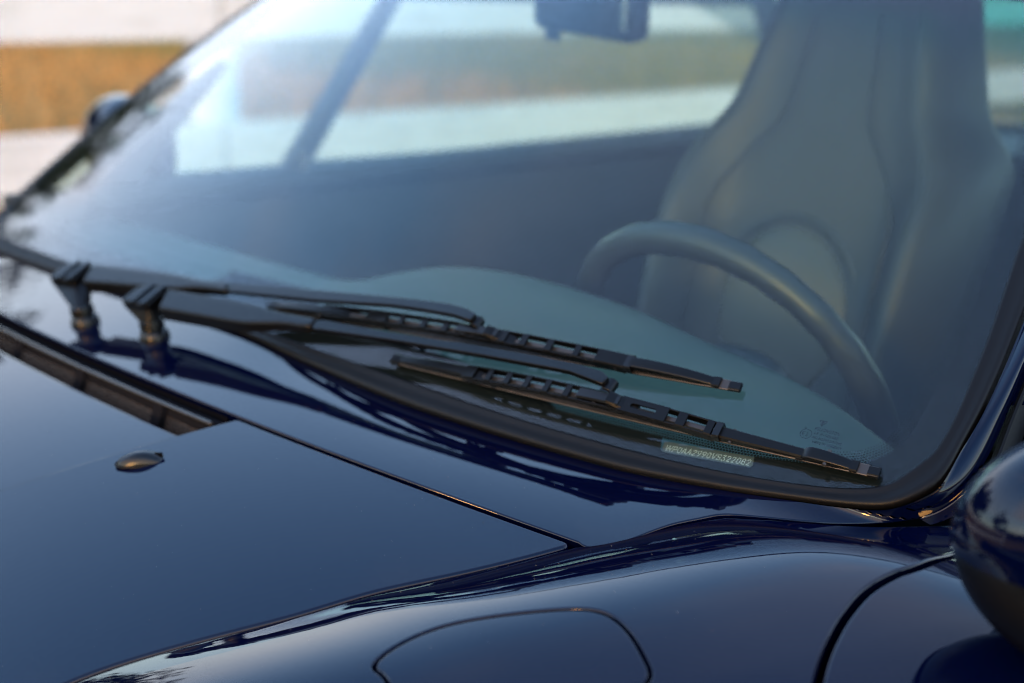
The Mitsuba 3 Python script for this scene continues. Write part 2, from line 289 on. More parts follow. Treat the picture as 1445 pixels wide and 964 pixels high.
# fender, with the hole for the filler flap
flap=D['flap']; fc=flap[-1]+(flap[0]-flap[-1])*.5; 
mirror=fc+(fc-flap[2:-2])*np.array([1.,1.]);
fl=spline(np.vstack([flap,fc+(fc-flap[1:-1])*.86,flap[:1]]),160)[:-1]
fl=np.array(Polygon(chaikin(resample(fl,.012,True),3,True)).buffer(0).exterior.coords)[:-1]
dseam=D['door']; cow=D['cowl_seam']
dy=dseam[0]+(dseam[0]-dseam[1])*np.array([[.6],[2.0]]) ; dl=dseam[0]-dseam[1]; t0=(.862-dseam[0,0])/dl[0]; dcurve=np.vstack([[dseam[0]+dl*t0*np.array([1,.7])],[dseam[0]+dl*t0*.5*np.array([1,.85])],dseam,[cow[-1,:2]]]); dcurve=pspline(dcurve,60); dy0=dcurve[0,1]
seam_all=np.vstack([seam[:-1],spline(np.vstack([seam[-1:],cow[:,:2]]),50)])
fpoly=np.vstack([[(.862,-1.0)],dcurve[:-1],seam_all[::-1]])
def panel_hole(key,outer,hole,F,**k):
    # two sheets meeting along lines through the hole would show; cut the hole from one triangulation instead
    m,n=panel(outer,F,**k); h=Polygon(hole)
    v=np.array(m.vertices); f=np.array(m.faces); cen=v[f].mean(1)
    touch=shapely.contains_xy(h.buffer(.006),v[:,0],v[:,1])
    keep=~touch[f].any(1)
    # ring between the jagged cut and the hole outline
    ho=resample(np.array(h.exterior.coords)[:-1],.004,True)
    if Polygon(ho).exterior.is_ccw is False: ho=ho[::-1]
    ring_out=h.buffer(.014)
    near=np.unique(f[keep]); near=near[shapely.contains_xy(ring_out,v[near,0],v[near,1])]
    lip=.0016; h0=inset2(ho,-lip); pts=np.vstack([h0,v[near,:2]])
    tri=Delaunay(pts).simplices; c3=pts[tri].mean(1)
    used=shapely.union_all([Polygon(t) for t in v[f[keep]][:,:,:2] if ring_out.contains(shapely.Point(t.mean(0)))]) if len(near) else Polygon()
    ok=~shapely.contains_xy(Polygon(h0),c3[:,0],c3[:,1])&~shapely.contains_xy(used.buffer(-1e-5),c3[:,0],c3[:,1])&shapely.contains_xy(ring_out.buffer(.002),c3[:,0],c3[:,1])
    # only triangles that touch the hole outline or bridge to it
    ok&=(tri<len(h0)).any(1)|True
    tri=tri[ok]
    V2=np.c_[pts,F(pts[:,0],pts[:,1])]; N2=fnorm(F,pts[:,0],pts[:,1])
    a=pts[tri]; cr=(a[:,1,0]-a[:,0,0])*(a[:,2,1]-a[:,0,1])-(a[:,1,1]-a[:,0,1])*(a[:,2,0]-a[:,0,0]); tri[cr<0]=tri[cr<0][:,::-1]; tri=tri[np.abs(cr)>1e-10]
    n2=unit(ho-h0); up=fnorm(F,ho[:,0],ho[:,1]); R=[];NR=[]
    for th in (0,30,60,90):
        t=np.radians(th); xy=h0+n2*lip*np.sin(t); R.append(np.c_[xy,F(xy[:,0],xy[:,1])-lip*(1-np.cos(t))]); NR.append(unit(up*np.cos(t)+np.c_[n2,0*n2[:,0]]*np.sin(t)))
    R.append(R[-1]-[0,0,.012]); NR.append(NR[-1]); R=np.array(R); NR=np.array(NR).reshape(-1,3)
    f3=np.array(grid(R,closed_v=True).faces); RR=R.reshape(-1,3); t=RR[f3]; fn=np.cross(t[:,1]-t[:,0],t[:,2]-t[:,0]); s=(fn*NR[f3[:,0]]).sum(1); f3[s<0]=f3[s<0][:,::-1]
    VV=np.vstack([v,V2,RR]); NN=np.vstack([n,N2,NR]); FF=np.vstack([f[keep],tri+len(v),f3+len(v)+len(V2)])
    return add(key,tm(VV,FF),'paint',normals=NN)
panel_hole('car__front_fender',fpoly,fl,H,gap=.0036,lip=.0022)
put_panel('car__front_fender__fuel_flap',Polygon(fl).buffer(-.0021).exterior.coords[:-1],H,gap=0,lip=.0018,step=.005)
labels['car__front_fender__fuel_flap']={'label':'rounded fuel filler flap set in the fender'}
door=np.vstack([dcurve[:-1],[(.708,.30)],[(.715,1.5)],[(.862,1.5)]])
put_panel('car__door',door,lambda x,y:H(x,y)-.0,gap=.0058,lip=.0028)
# body sides below the sheets, simply closed
def side(key,y0,y1,m='paint'):
    yy=np.linspace(y0,y1,60); prof=[]
    for t in np.linspace(0,1,14):
        z0=H(.862,yy)-.003; prof.append(np.c_[np.full_like(yy,.862)+.028*np.sin(np.pi*min(1,t*1.1)),yy,z0*(1-t)+.30*t])
    return add(key,grid(np.array(prof).transpose(1,0,2)),m,True)
side('car__front_fender__side_skin',-1.0,dy0-.003); side('car__door__outer_skin',dy0+.003,1.5)
# black inner structure under the sheets, so that gaps look into depth
ux,uy=np.meshgrid(np.linspace(-.60,.85,90),np.linspace(-1.0,.34,90),indexing='ij')
add('car__inner_structure',grid(np.stack([ux,uy,H(ux,uy)-.034],-1)),'gap_black',True)
box=lambda lo,hi:trimesh.creation.box(bounds=[lo,hi])
add('car__front_panel',box([-.84,-1.0,.25],[.84,-.97,.70]),'paint')
add('car__front_bulkhead',cat([box([-.78,.16,.25],[.52,.19,.80])]),'gap_black')
# cowl panel with the windscreen pillar
seal_o=D['seal']; gl=D['glass']
def metric(q): q=np.asarray(q,float); return q*[.70,.62]
def unmetric(q): return np.asarray(q,float)/[.70,.62]
UL=-1.12
glass_uv=np.vstack([[(UL,1.10),(UL,.5),(UL+.005,.18),(UL+.03,.11),(UL+.07,.06),(UL+.14,.045),(-.7,.038),(-.3,.034)],gl,[(.968,.7),(.965,1.10)]])
gpoly=Polygon(chaikin(metric(glass_uv),2))
spoly=gpoly.buffer(.0195)
sg=spline(np.vstack([[(UL-.028,1.05),(UL-.028,.5),(UL-.022,.10),(UL+.0,.03),(UL+.05,.008),(-.8,.002),(-.4,.006)],seal_o,[(1.008,.42),(1.005,.7),(1.0,1.10)]]),400)
sg=pspline(np.vstack([[(UL-.028,1.05),(UL-.028,.5),(UL-.022,.10),(UL+.0,.03),(UL+.05,.008),(-.8,.002),(-.4,.006)],seal_o,[(1.008,.42),(1.005,.7),(1.0,1.10)]]),500)
S3=W(sg[:,0],sg[:,1])                                            # outer edge of the seal in space
# outer curve A: hood rear edge, cowl seam, pillar outer edge
rr=np.c_[rear,H(rear[:,0],rear[:,1])]; rr0=np.linspace(0,1,12)[:-1,None]*(rr[0]-[-.62,.055,.865])+[-.62,.055,.865]
pil=D['pillar']; pd=unit(pil[-1]-pil[0]); pil=np.vstack([pil,pil[-1]+pd*np.array([[.12],[.3]])+np.array([[-.012,0,.0],[-.05,0,.0]])])
cw=np.c_[cow[:,:2],base(cow[:,0],cow[:,1])]
A=[rr0,rr,spline(np.vstack([rr[-1:],cw]),60)[1:],pspline(np.vstack([cw[-1:],pil[1:]]),60)[1:]]
A=np.vstack(A)
i0,i1,i2,i3=0,len(rr0)+len(rr)-1,len(rr0)+len(rr)+58,len(A)-1
def nearest_s(p): return int(np.argmin(((S3-p)**2).sum(1)))
keys=[(0,nearest_s(W(-1.10,.01))),(len(rr0),nearest_s(W(-.62,.004))),(len(rr0)+12,nearest_s(W(-.33,.006))),(len(rr0)+37,nearest_s(W(.14,0))),
      (i1,nearest_s(W(.60,-.007))),(i1+20,nearest_s(W(.74,.006))),(i1+38,nearest_s(W(.86,.025))),(i2-8,nearest_s(W(.945,.046))),(i2,nearest_s(W(.982,.078))),(i2+24,nearest_s(W(1.0,.20))),(i3,len(S3)-1)]
ka,kb=np.array(keys).T
from scipy.interpolate import PchipInterpolator
bi=gaussian_filter1d(PchipInterpolator(ka,kb)(np.arange(len(A))),4)
wA=np.exp(-((np.arange(len(A))-i2)/16.)**2)[:,None]; A=A*(1-wA)+gaussian_filter1d(A,6,axis=0)*wA
B=np.stack([np.interp(bi,np.arange(len(S3)),S3[:,k]) for k in range(3)],1)
nv=22; tt=np.linspace(0,1.12,nv)
Bn=B-np.array([0,0,.0012])
P=A[:,None]*(1-tt)[None,:,None]+Bn[:,None]*tt[None,:,None]
idx=np.arange(len(A)); wH=np.clip((i2-30-idx)/30.,0,1)[:,None]        # in front of the screen the sheet follows H
zH=base(P[...,0],P[...,1]); P[...,2]=P[...,2]*(1-wH)+wH*(zH+(Bn[:,2]-base(B[:,0],B[:,1]))[:,None]*tt[None]**2)
bul=np.clip((idx-i2+10)/40.,0,1)[:,None]*.010*np.sin(np.pi*np.minimum(tt,1))[None]
P[...,0]+=bul*.7; P[...,2]+=bul*.7
from scipy.ndimage import gaussian_filter1d
dn=np.cross(np.gradient(P,axis=1),np.gradient(P,axis=0)); dn=unit(dn); dn*=np.sign(dn[...,2:]) 
# rolled front edge
eo=unit((P[:,0]-P[:,2])); roll=[]; rn=[]
for th in (90.,68.,45.,22.):
    t=np.radians(th); lip=.0018
    roll.append(P[:,0]+eo*lip*np.sin(t)-dn[:,0]*lip*(1-np.cos(t))); rn.append(unit(dn[:,0]*np.cos(t)+eo*np.sin(t)))
roll=[roll[0]-dn[:,0]*.010]+roll; rn=[rn[0]]+rn
off=.0018+.0018
P2=np.concatenate([np.array(roll).transpose(1,0,2)-0*off,P],1); N2=np.concatenate([np.array(rn).transpose(1,0,2),dn],1)
P2=P2-(np.concatenate([np.repeat(eo[:,None],5,1),eo[:,None]*np.clip(1-tt*6,0,1)[None,:,None]],1))*off
g=grid(P2); t=np.array(g.vertices)[g.faces]; fn=np.cross(t[:,1]-t[:,0],t[:,2]-t[:,0]); NN=N2.reshape(-1,3); ff=np.array(g.faces); s=(fn*NN[ff[:,0]]).sum(1); ff[s<0]=ff[s<0][:,::-1]
add('car__cowl_panel',tm(g.vertices,ff),'paint',normals=NN)
# ------------------------------------------------------------------ cowl air intake
yl=lambda x:np.interp(x,rear[:,0],rear[:,1])
xe=step_x(.0)+.004
vx=np.linspace(-.50,xe,80)
top=np.c_[vx,yl(vx)-.011,H(vx,yl(vx))-.0085]; bot=np.c_[vx,lipy(vx)*.35+yl(vx)*.65-.006,H(vx,lipy(vx))-.026]
ex=unit(top[-1]-top[0]); ev=unit((bot-top).mean(0)); en=unit(np.cross(ex,ev)); en*=-np.sign(en[1])
fr=lambda p:np.repeat(p[None],len(vx),0)
add('car__air_intake',tm(*(lambda a:(a.vertices,a.faces))(sweep(top+[0,.004,-.002],fr(EY),fr(EZ),[(-.004,-.0015),(.004,-.0015),(.004,.0015),(-.004,.0015)]))),'frit_black',35)
add('car__air_intake__bright_bar',tube(np.c_[vx,yl(vx)-.0165,H(vx,yl(vx))-.0065],.0021,10),'dark_metal',True)
add('car__air_intake__back_plate',grid(np.stack([top+[0,.012,.004],bot+[0,.010,-.01]],1)),'gap_black')
L=np.linalg.norm(top[-1]-top[0]); hgt=np.linalg.norm((bot-top).mean(0))
posts=[xe-.004-.083,xe-.004-.083-.155,xe-.004-.083-.31]
add('car__air_intake__top_strip',grid(np.stack([top+[0,.0005,0],top*.62+bot*.38+[0,.0005,0]],1)),'frit_black')
pos=lambda x,t:np.array([np.interp(x,vx,top[:,k])*(1-t)+np.interp(x,vx,bot[:,k])*t for k in range(3)])
for px in posts: add('car__air_intake__post',rbox(pos(px,.5)+en*.001,ex,ev,en,.016,hgt*1.1,.010,.0015),'frit_black',35)
edges=[xe-.001]+posts+[-.50]
for k in range(4):
    hi=edges[k]-(.006 if k else 0); lo=edges[k+1]+.006; w=hi-lo; o=pos((hi+lo)/2,.69); h2=hgt*.29; pit=.0019; ws=[]
    for sgn in (1,-1):
        d2=unit(np.array([1.,sgn*1.0])); n2=np.array([-d2[1],d2[0]])
        for q in np.arange(-.14,.14,pit):
            # clip the wire to the window
            ts=[]
            ln=LineString([n2*q-d2*.3,n2*q+d2*.3]).intersection(shapely.box(-w/2,-h2,w/2,h2))
            if ln.is_empty or ln.length<.001: continue
            a,b=np.array(ln.coords)
            m=(a+b)/2; Lh=np.linalg.norm(b-a)
            bb=trimesh.creation.box((Lh,.00055,.00045)); R=np.eye(4); R[:3,0]=ex*d2[0]+ev*d2[1]; R[:3,1]=ex*n2[0]+ev*n2[1]; R[:3,2]=en; R[:3,3]=o+ex*m[0]+ev*m[1]+en*.0004*sgn; bb.apply_transform(R); ws.append(bb)
    add('car__air_intake__wire_mesh',cat(ws),'mesh_wire',kind='stuff')
# ------------------------------------------------------------------ washer nozzle
n0,n1,nc=D['nozzle']; ax=unit(np.r_[(n1-n0)[:2],.0]); ax[2]=.12*ax[1]; ax=unit(ax); nn=fnorm(H,nc[0],nc[1]); sd=unit(np.cross(nn,ax)); up=np.cross(ax,sd)
Ln=np.linalg.norm(n1-n0)*1.02; o=(n0+n1)/2
ss=np.linspace(0,1,34); wid=.0098*np.sqrt(np.clip(1-np.abs(2*ss-1.12)**2.6/1.45,0,1)); hei=.0105*np.sin(np.pi*np.clip(ss*.80+.10,0,1))**.9*np.clip((1.0-ss)*14,.62,1)*np.clip(ss*9+.35,0,1)
ph=np.linspace(0,np.pi,25); V=[]
for s_,w_,h_ in zip(ss,wid,hei):
    e=.72
    V.append(o+ax*(s_-.5)*Ln+np.outer(w_*np.sign(np.cos(ph))*np.abs(np.cos(ph))**.9,sd)+np.outer(h_*np.abs(np.sin(ph))**1.15,up)-up*.0012)
add('car__washer_nozzle',grid(np.array(V)),'black_gloss',45)
add('car__washer_nozzle__base_pad',tube(o+np.array([[ax*np.cos(a)*Ln*.51+sd*np.sin(a)*.0105+nn*.0004] for a in np.linspace(0,2*np.pi,40,endpoint=False)])[:,0],.0009,6,True),'rubber',True)
add('car__washer_nozzle__jet',tube([o+ax*Ln*.30+up*.0052,o+ax*Ln*.46+up*.0046],.0018,10),'gap_black',30)
# ------------------------------------------------------------------ windscreen
def wsheet(poly,off,step=.012):
    # a sheet over a (metric) outline on the screen; off = metres along the outward normal
    b=resample(np.array(poly.exterior.coords)[:-1],step*.6,True); x0,y0,x1,y1=poly.bounds
    X,Y=np.meshgrid(np.arange(x0,x1,step),np.arange(y0,y1,step)); X[1::2]+=step/2
    q=np.c_[X.ravel(),Y.ravel()]; q=q[shapely.contains_xy(poly.buffer(-step*.45),q[:,0],q[:,1])]
    hb=[resample(np.array(r.coords)[:-1],step*.6,True) for r in poly.interiors]
    pts=np.vstack([b]+hb+[q]); tri=Delaunay(pts).simplices; cen=pts[tri].mean(1); tri=tri[shapely.contains_xy(poly,cen[:,0],cen[:,1])]
    a=pts[tri]; cr=(a[:,1,0]-a[:,0,0])*(a[:,2,1]-a[:,0,1])-(a[:,1,1]-a[:,0,1])*(a[:,2,0]-a[:,0,0]); tri=tri[np.abs(cr)>1e-11]; cr=cr[np.abs(cr)>1e-11]; tri[cr<0]=tri[cr<0][:,::-1]
    uv=unmetric(pts); n=Wn(uv[:,0],uv[:,1]); return tm(W(uv[:,0],uv[:,1])+n*off,tri),n,uv
m,n,uv=wsheet(gpoly.buffer(.006),0.)
add('car__windscreen',m,'screen_glass',normals=n,uv=uv,label='tinted laminated windscreen with a black dotted border')
# black ceramic border behind the glass, then the dots
fr_=D['frit']
fuv=np.vstack([[(UL+.045,1.2),(UL+.045,.5),(UL+.055,.25),(UL+.09,.14),(UL+.16,.10),(-.7,.085),(-.3,.075),(.1,.066)],fr_,[(.92,.9),(.915,1.2)]])
fpol=Polygon(np.vstack([chaikin(metric(fuv),3)]))
vinp=Polygon(metric(D['vin'])).buffer(.0006)
m,n,_=wsheet(gpoly.buffer(.005).difference(fpol).difference(vinp),-.0016,.007)
add('car__windscreen__ceramic_border',m,'frit_black',normals=n)
edge=chaikin(metric(fuv),4); edge=edge[(edge[:,1]<.62)]
es=np.r_[0,np.cumsum(np.linalg.norm(np.diff(edge,axis=0),axis=1))]; pit=.0025; dots=[]; dn_=[]
k8=np.linspace(0,2*np.pi,8,endpoint=False)
for row,(rad) in enumerate((.00112,.00104,.00094,.00082,.00068,.00052)):
    t=np.arange(pit*(.5 if row%2 else 0),es[-1],pit)
    q=np.stack([np.interp(t,es,edge[:,k]) for k in (0,1)],1); d=np.stack([np.interp(t+.004,es,edge[:,k])-np.interp(t-.004,es,edge[:,k]) for k in (0,1)],1); d=unit(d); nrm=np.stack([-d[:,1],d[:,0]],1)
    q=q+nrm*(.0006+row*pit*.86)
    uvq=unmetric(q); p=W(uvq[:,0],uvq[:,1]); N=Wn(uvq[:,0],uvq[:,1]); e1=unit(np.cross(N,EY)); e2=np.cross(N,e1)
    V=p[:,None]+rad*(np.cos(k8)[None,:,None]*e1[:,None]+np.sin(k8)[None,:,None]*e2[:,None])-N[:,None]*.0014; dots.append(V); dn_.append(N)
V=np.concatenate(dots); nd=len(V); fan=np.array([[0,i,i+1] for i in range(1,7)])
add('car__windscreen__border_dots',tm(V.reshape(-1,3),(fan[None]+8*np.arange(nd)[:,None,None]).reshape(-1,3)),'frit_black',kind='stuff')
# rubber seal: a bead between glass edge and body
go=np.array(gpoly.exterior.coords)[:-1]
keep=spline(chaikin(metric(glass_uv),2),500); gi=unmetric(keep)
Gi=W(gi[:,0],gi[:,1]); Ni=Wn(gi[:,0],gi[:,1])
# pair every glass point with the seal's outer edge at the same fraction between shared stations
from scipy.spatial import cKDTree
so=resample(metric(sg),.002); nb=gaussian_filter1d(cKDTree(so).query(metric(gi))[1].astype(float),6)
nb=np.maximum.accumulate(nb); so_=np.stack([np.interp(nb,np.arange(len(so)),so[:,k]) for k in (0,1)],1); so_=unmetric(so_); So=W(so_[:,0],so_[:,1]); Nso=Wn(so_[:,0],so_[:,1])
prof=[(-.10,-.002),(-.05,.0012),(.0,.0020),(.08,.0022),(.20,.0014),(.36,.0014),(.52,.0024),(.66,.0027),(.76,.0020),(.82,.0006),(.85,-.002),(.85,-.012)]
V=np.array([Gi*(1-a)+So*a+(Ni*(1-a)+Nso*a)*h for a,h in prof]).transpose(1,0,2)
add('car__windscreen_seal',grid(V),'rubber',True,label='black rubber seal around the windscreen')
# identification plate and printed marks
def lettering(text,h,bold=False,shear=0.,depth=.0001):
    m=meshkit.text_mesh(text,h,depth,bold); v=m.vertices; v[:,0]+=shear*v[:,1]; return m
def on_screen(m,uv,off,rot=0.,sx=1.):
    P=W(*uv); N=Wn(*uv); a=unit(W(uv[0]+.01,uv[1])-W(uv[0]-.01,uv[1])); b=np.cross(N,a); ca,sa=math.cos(rot),math.sin(rot); a,b=a*ca+b*sa,b*ca-a*sa
    m=m.copy(); v=m.vertices; m.vertices=P+np.outer(v[:,0]*sx,a)+np.outer(v[:,1],b)+np.outer(v[:,2],N)+N*off; return m
q=[W(*p)-Wn(*p)*.004 for p in D['vin']]; o=sum(q)/4; a=unit(q[1]-q[0]+q[2]-q[3]); N=Wn(*D['vin'].mean(0)); b=np.cross(N,a); b=unit(b); wv=(np.linalg.norm(q[1]-q[0])+np.linalg.norm(q[2]-q[3]))/2; hv=abs(((q[0]-q[3])@b+(q[1]-q[2])@b)/2)
add('car__identification_plate',rbox(o-N*.0005,a,b,N,wv,hv,.0006,.0001),'vin_plate',label='thin metal strip with stamped serial number at the foot of the windscreen')
t=lettering('WP0AA2990VS322082',1.,False,.22,.1); t.vertices-=[t.bounds[0][0],0,0]
hh=hv*.50; kx=wv*.93/t.extents[0]
v=t.vertices; t.vertices=o+np.outer((v[:,0]*kx-wv*.455),a)+np.outer(v[:,1]*hh-hv*.30,b)+np.outer(v[:,2]*.001,N)+N*.0001
add('car__identification_plate__serial_number',t,'vin_ink')
mk=D['mark']; at=lambda i:mk[i]
tri=Polygon([(-.0032,.0022),(.0032,.0022),(0,-.0036)]); inner=tri.buffer(-.00055); lg=tri.difference(inner).union(shapely.union_all([LineString([(-.0010,.0016),(.0002,-.0022)]).buffer(.0003),LineString([(.0010,.0016),(-.0002,-.0010)]).buffer(.0003),LineString([(0,.0016),(0,-.0030)]).buffer(.0003)]))
lm=trimesh.creation.extrude_polygon(lg,.0001,engine='earcut')
def mark_text(text,uv,h,bold,w):
    m=lettering(text,h,bold); e=m.extents[0]; m.vertices-=[m.bounds[0][0]+e/2,0,0]; return on_screen(m,uv,-.0012,0.,w/e)
pl=lambda i,j:np.linalg.norm(W(*mk[i])-W(*mk[j]))
marks=[on_screen(lm,at(0),-.0012),mark_text('PILKINGTON',at(2)-[0,.003],.0027,True,.0195),mark_text('43  R-001585',at(3)-[0,.003],.0024,True,.0195),
       mark_text('AS1 M1256 DOT582',at(4)-[0,.003],.0022,True,.0235),mark_text('MADE IN GERMANY',at(5)-[0,.003],.0022,True,.0235),mark_text('5',at(6)-[0,.003],.0016,True,.0010)]
ringp=shapely.Point(0,0).buffer(.0046).difference(shapely.Point(0,0).buffer(.0041)); marks.append(on_screen(trimesh.creation.extrude_polygon(ringp,.0001,engine='earcut'),at(1),-.0012))
marks+=[mark_text('E1',at(1)-[.0008,.0028],.0034,False,.0048),mark_text('II',at(9)-[0,.002],.0016,True,.0014)]
add('car__windscreen__printed_mark',cat(marks),'glass_print',label='small black maker\'s stamp printed in the lower corner of the glass')
# ------------------------------------------------------------------ wipers
class Blade:
    def __init__(s,ab): s.a,s.b=np.array(ab)
    def fr(s,t):
        t=np.atleast_1d(t); uv=s.a+(s.b-s.a)*t[:,None]; P=W(uv[:,0],uv[:,1]); N=Wn(uv[:,0],uv[:,1])
        e=1e-3; d=(s.b-s.a)*e; S=unit(W(uv[:,0]+d[0],uv[:,1]+d[1])-W(uv[:,0]-d[0],uv[:,1]-d[1])); return P,S,np.cross(N,S),N
    def at(s,t,x,h): P,S,Tn,N=s.fr(t); return (P+Tn*x+N*h)[0]
    def run(s,t0,t1,prof,n=40,h=None):
        t=np.linspace(t0,t1,n); P,S,Tn,N=s.fr(t)
        if h is not None: P=P+N*np.asarray([h(x) for x in t])[:,None]
        pr=np.array([prof(x) for x in t]) if callable(prof) else np.asarray(prof)
        return sweep(P,Tn,N,pr)
def rect(x0,x1,h0,h1,c=.0006):
    return [(x0+c,h0),(x1-c,h0),(x1,h0+c),(x1,h1-c),(x1-c,h1),(x0+c,h1),(x0,h1-c),(x0,h0+c)]
def channel(w,h0,h1,t=.0011,c=.0007):
    # upside-down U
    return [(-w,h0),(-w+t,h0),(-w+t,h1-t),(w-t,h1-t),(w-t,h0),(w,h0),(w,h1-c),(w-c,h1),(-w+c,h1),(-w,h1-c)]
def make_wiper(i,name):
    B=Blade(D['blades'][i]); s=D['s%d'%(i+1)]; pre=name+'__'
    if i==0: tipL,rivL,clawL,mid0,mid1,barA,bars,solid,rivR,clawRi,clawRo=s[0],s[1],s[2],s[5],s[8],(s[8],s[9]),[(s[10],None),(s[12],None),(s[13],None)],(s[14],s[15]),s[17],s[16],s[18]
    L=np.linalg.norm(B.at(1,0,0)-B.at(0,0,0)); mm=.001/L
    rub=lambda:None
    add(pre+'rubber_lip',B.run(0,1,[(-.0006,-.0002),(.0006,-.0002),(.0014,.0034),(-.0014,.0034)],60),'wiper_rubber',30)
    add(pre+'rubber_body',B.run(0.002,.998,rect(-.0036,.0036,.0034,.0058,.0004),60),'wiper_rubber',30)
    add(pre+'steel_rail',B.run(-.002,1.002,rect(-.0042,.0042,.0060,.0072,.0003),60),'dark_metal',30)
    for xs_ in (-1,1): add(pre+'rail_edge',(lambda q:tube(q[0]+q[2]*xs_*.0043+q[3]*.0064,.00062,8))(B.fr(np.linspace(.012,.985,50))),'bright_rail',True)
    add(pre+'end_clip',B.run(-.004,.010,rect(-.0052,.0052,.0030,.0098,.0012),4),'black_coat',35); add(pre+'end_clip',B.run(.985,1.003,rect(-.0042,.0042,.0036,.0078,.0010),4),'black_coat',35)
    if i==0:
        tl,rl,cl=s[0],s[1],s[3]-.0; sm0,sm1=s[1]-.004,s[15]; hookc=(s[6]+s[7])/2; rr_,cri,cro=s[17],s[16],s[18]
        ladder=[(s[7]+.006,s[8]+.002),(s[9]-.006,s[9]+.006),(s[11]-.006,s[11]+.006),(s[13]-.007,s[13]+.003),(s[14],s[15])]
    else:
        tl,rl,cl=s[0],s[1],s[2]; sm0,sm1=s[1]-.006,s[13]; hookc=s[6]; rr_=s[15]
        ladder=[(s[7],s[9]),(s[10]-.008,s[10]+.008),(s[12]-.006,s[12]+.006),(s[12]+.012,s[13])]
    # main bridge: two side cheeks, closed by bars on top
    hm=lambda t:.0155+.0075*math.sin(math.pi*np.clip((t-sm0)/(sm1-sm0),0,1))**.8
    cheek=lambda sg:(lambda t:rect(sg*.0062-.0007,sg*.0062+.0007,hm(t)-.0085+.0028*math.sin(math.pi*np.clip((t-sm0)/(sm1-sm0),0,1)),hm(t),.0003))
    for sg in (-1,1): add(pre+'bridge_cheek',B.run(sm0,sm1,cheek(sg),50),'black_coat',35)
    def bar(t0,t1,key='bridge_bar'):
        add(pre+key,B.run(t0,t1,lambda t:rect(-.0067,.0067,hm(t)-.0013,hm(t)+.0009,.0007),6),'black_coat',40)
    left=[(2*hookc-b,2*hookc-a) for a,b in ladder if 2*hookc-b>sm0-.02]
    left=[(max(a,sm0),b) for a,b in left if b>sm0+.004]
    if i==1: left=[(sm0,sm0+.03)]+[(x,x+.012) for x in np.arange(sm0+.06,hookc-.07,.045)]
    for a,b in left: bar(a,b)
    for k,(a,b) in enumerate(ladder):
        if i==1 and k==0:
            P,S,Tn,N=B.fr(np.array([(a+b)/2])); w=(b-a)*L
            hole=shapely.affinity.scale(shapely.Point(0,0).buffer(.0021),1,1); slot=LineString([(-w*.22,0),(w*.22,0)]).buffer(.0022)
            pl_=Polygon([(-w/2,-.0068),(w/2,-.0068),(w/2,.0068),(-w/2,.0068)]).difference(slot); mm_=trimesh.creation.extrude_polygon(pl_,.0018,engine='earcut'); v=mm_.vertices
            hmid=hm((a+b)/2); Pb=B.at(b,0,hm(b)); Pa=B.at(a,0,hm(a)); S2=unit(Pb-Pa); N2=unit(N[0]-S2*(N[0]@S2)); T2=np.cross(N2,S2)
            mm_.vertices=(Pa+Pb)/2+np.outer(v[:,0],S2)+np.outer(v[:,1],T2)+np.outer(v[:,2]-.0008,N2); add(pre+'bridge_bar',mm_,'black_coat',30)
        else: bar(a,b)
    # inner steel rib seen between the bars
    add(pre+'bridge_rib',B.run(sm0+.02,sm1-.01,lambda t:rect(-.0022,.0022,hm(t)-.0075,hm(t)-.0040,.0004),40),'dark_metal',35)
    # yokes
    def yoke(t0,t1,peak,h,key='yoke',w=.0050,h0=.0072,end=.0078):
        f=lambda t:h0+(h-h0)*max(0.,math.sin(math.pi/2*np.clip((t-t0)/(peak-t0) if (t-t0)*(peak-t0)>=0 and abs(t-t0)<abs(peak-t0) else (t1-t)/(t1-peak),0,1)))**.75
        pr=lambda t:(lambda w:[(-w,max(f(t)-.0045,.0066)),(-w+.001,max(f(t)-.0045,.0066)),(-w+.001,f(t)-.0011+.0006),(w-.001,f(t)-.0011+.0006),(w-.001,max(f(t)-.0045,.0066)),(w,max(f(t)-.0045,.0066)),(w,f(t)+.0004),(w-.001,f(t)+.0014),(-w+.001,f(t)+.0014),(-w,f(t)+.0004)])(w-.0014*np.clip(1-(f(t)-h0)/(h-h0),0,1))
        add(pre+key,B.run(t0,t1,pr,36),'black_coat',35)
        for tc in (t0,t1): add(pre+'claw',B.run(tc-.006,tc+.006,rect(-.0048,.0048,.0050,.0096,.0008),4),'black_coat',35)
    def rivet(t,h,r=.0017,x=-.0069):
        P,S,Tn,N=B.fr(np.array([t])); p=P[0]+N[0]*h
        add(pre+'rivet',tube([p+Tn[0]*x,p-Tn[0]*x],r,10),'dark_metal',30)
    if i==0:
        yoke(.012,cl,rl,.0150); rivet(rl,.0118); yoke(cri,cro,s[15]+.012,.0158); rivet(rr_,.0118)
    else:
        yoke(.012,cl,rl,.0150); rivet(rl,.0115); yoke(s[17],s[19],s[18],.0128); 
        # outer cover over the second stage
        add(pre+'yoke_cover',B.run(s[13]+.002,s[18],lambda t:channel(.0052-.0012*(t-s[13])/(s[18]-s[13]),.0080,.0146-.0040*(t-s[13])/(s[18]-s[13]),.001,.0012),20),'black_coat',40)
        rivet(s[15],.0105,.0015,-.0064); rivet(s[17]+.09 if False else s[17+0] if False else s[17],.011) if False else None; rivet(s[17]+0*1,.0112) if False else None; rivet(s[17] if False else (s[17]+s[19])/2,.0105)
    add(pre+'collar',B.run(sm1,sm1+.012,lambda t:rect(-.0070,.0070,.0085,hm(sm1)+.0015,.0010),5),'black_gloss',35)
    # pivot block where the arm hooks in
    add(pre+'pivot_block',B.run(hookc-.055,hookc+.030,lambda t:rect(-.0050,.0050,.0130,.0262-.5*(t-hookc)**2/ .003*.002,.0012),10),'black_gloss',35)
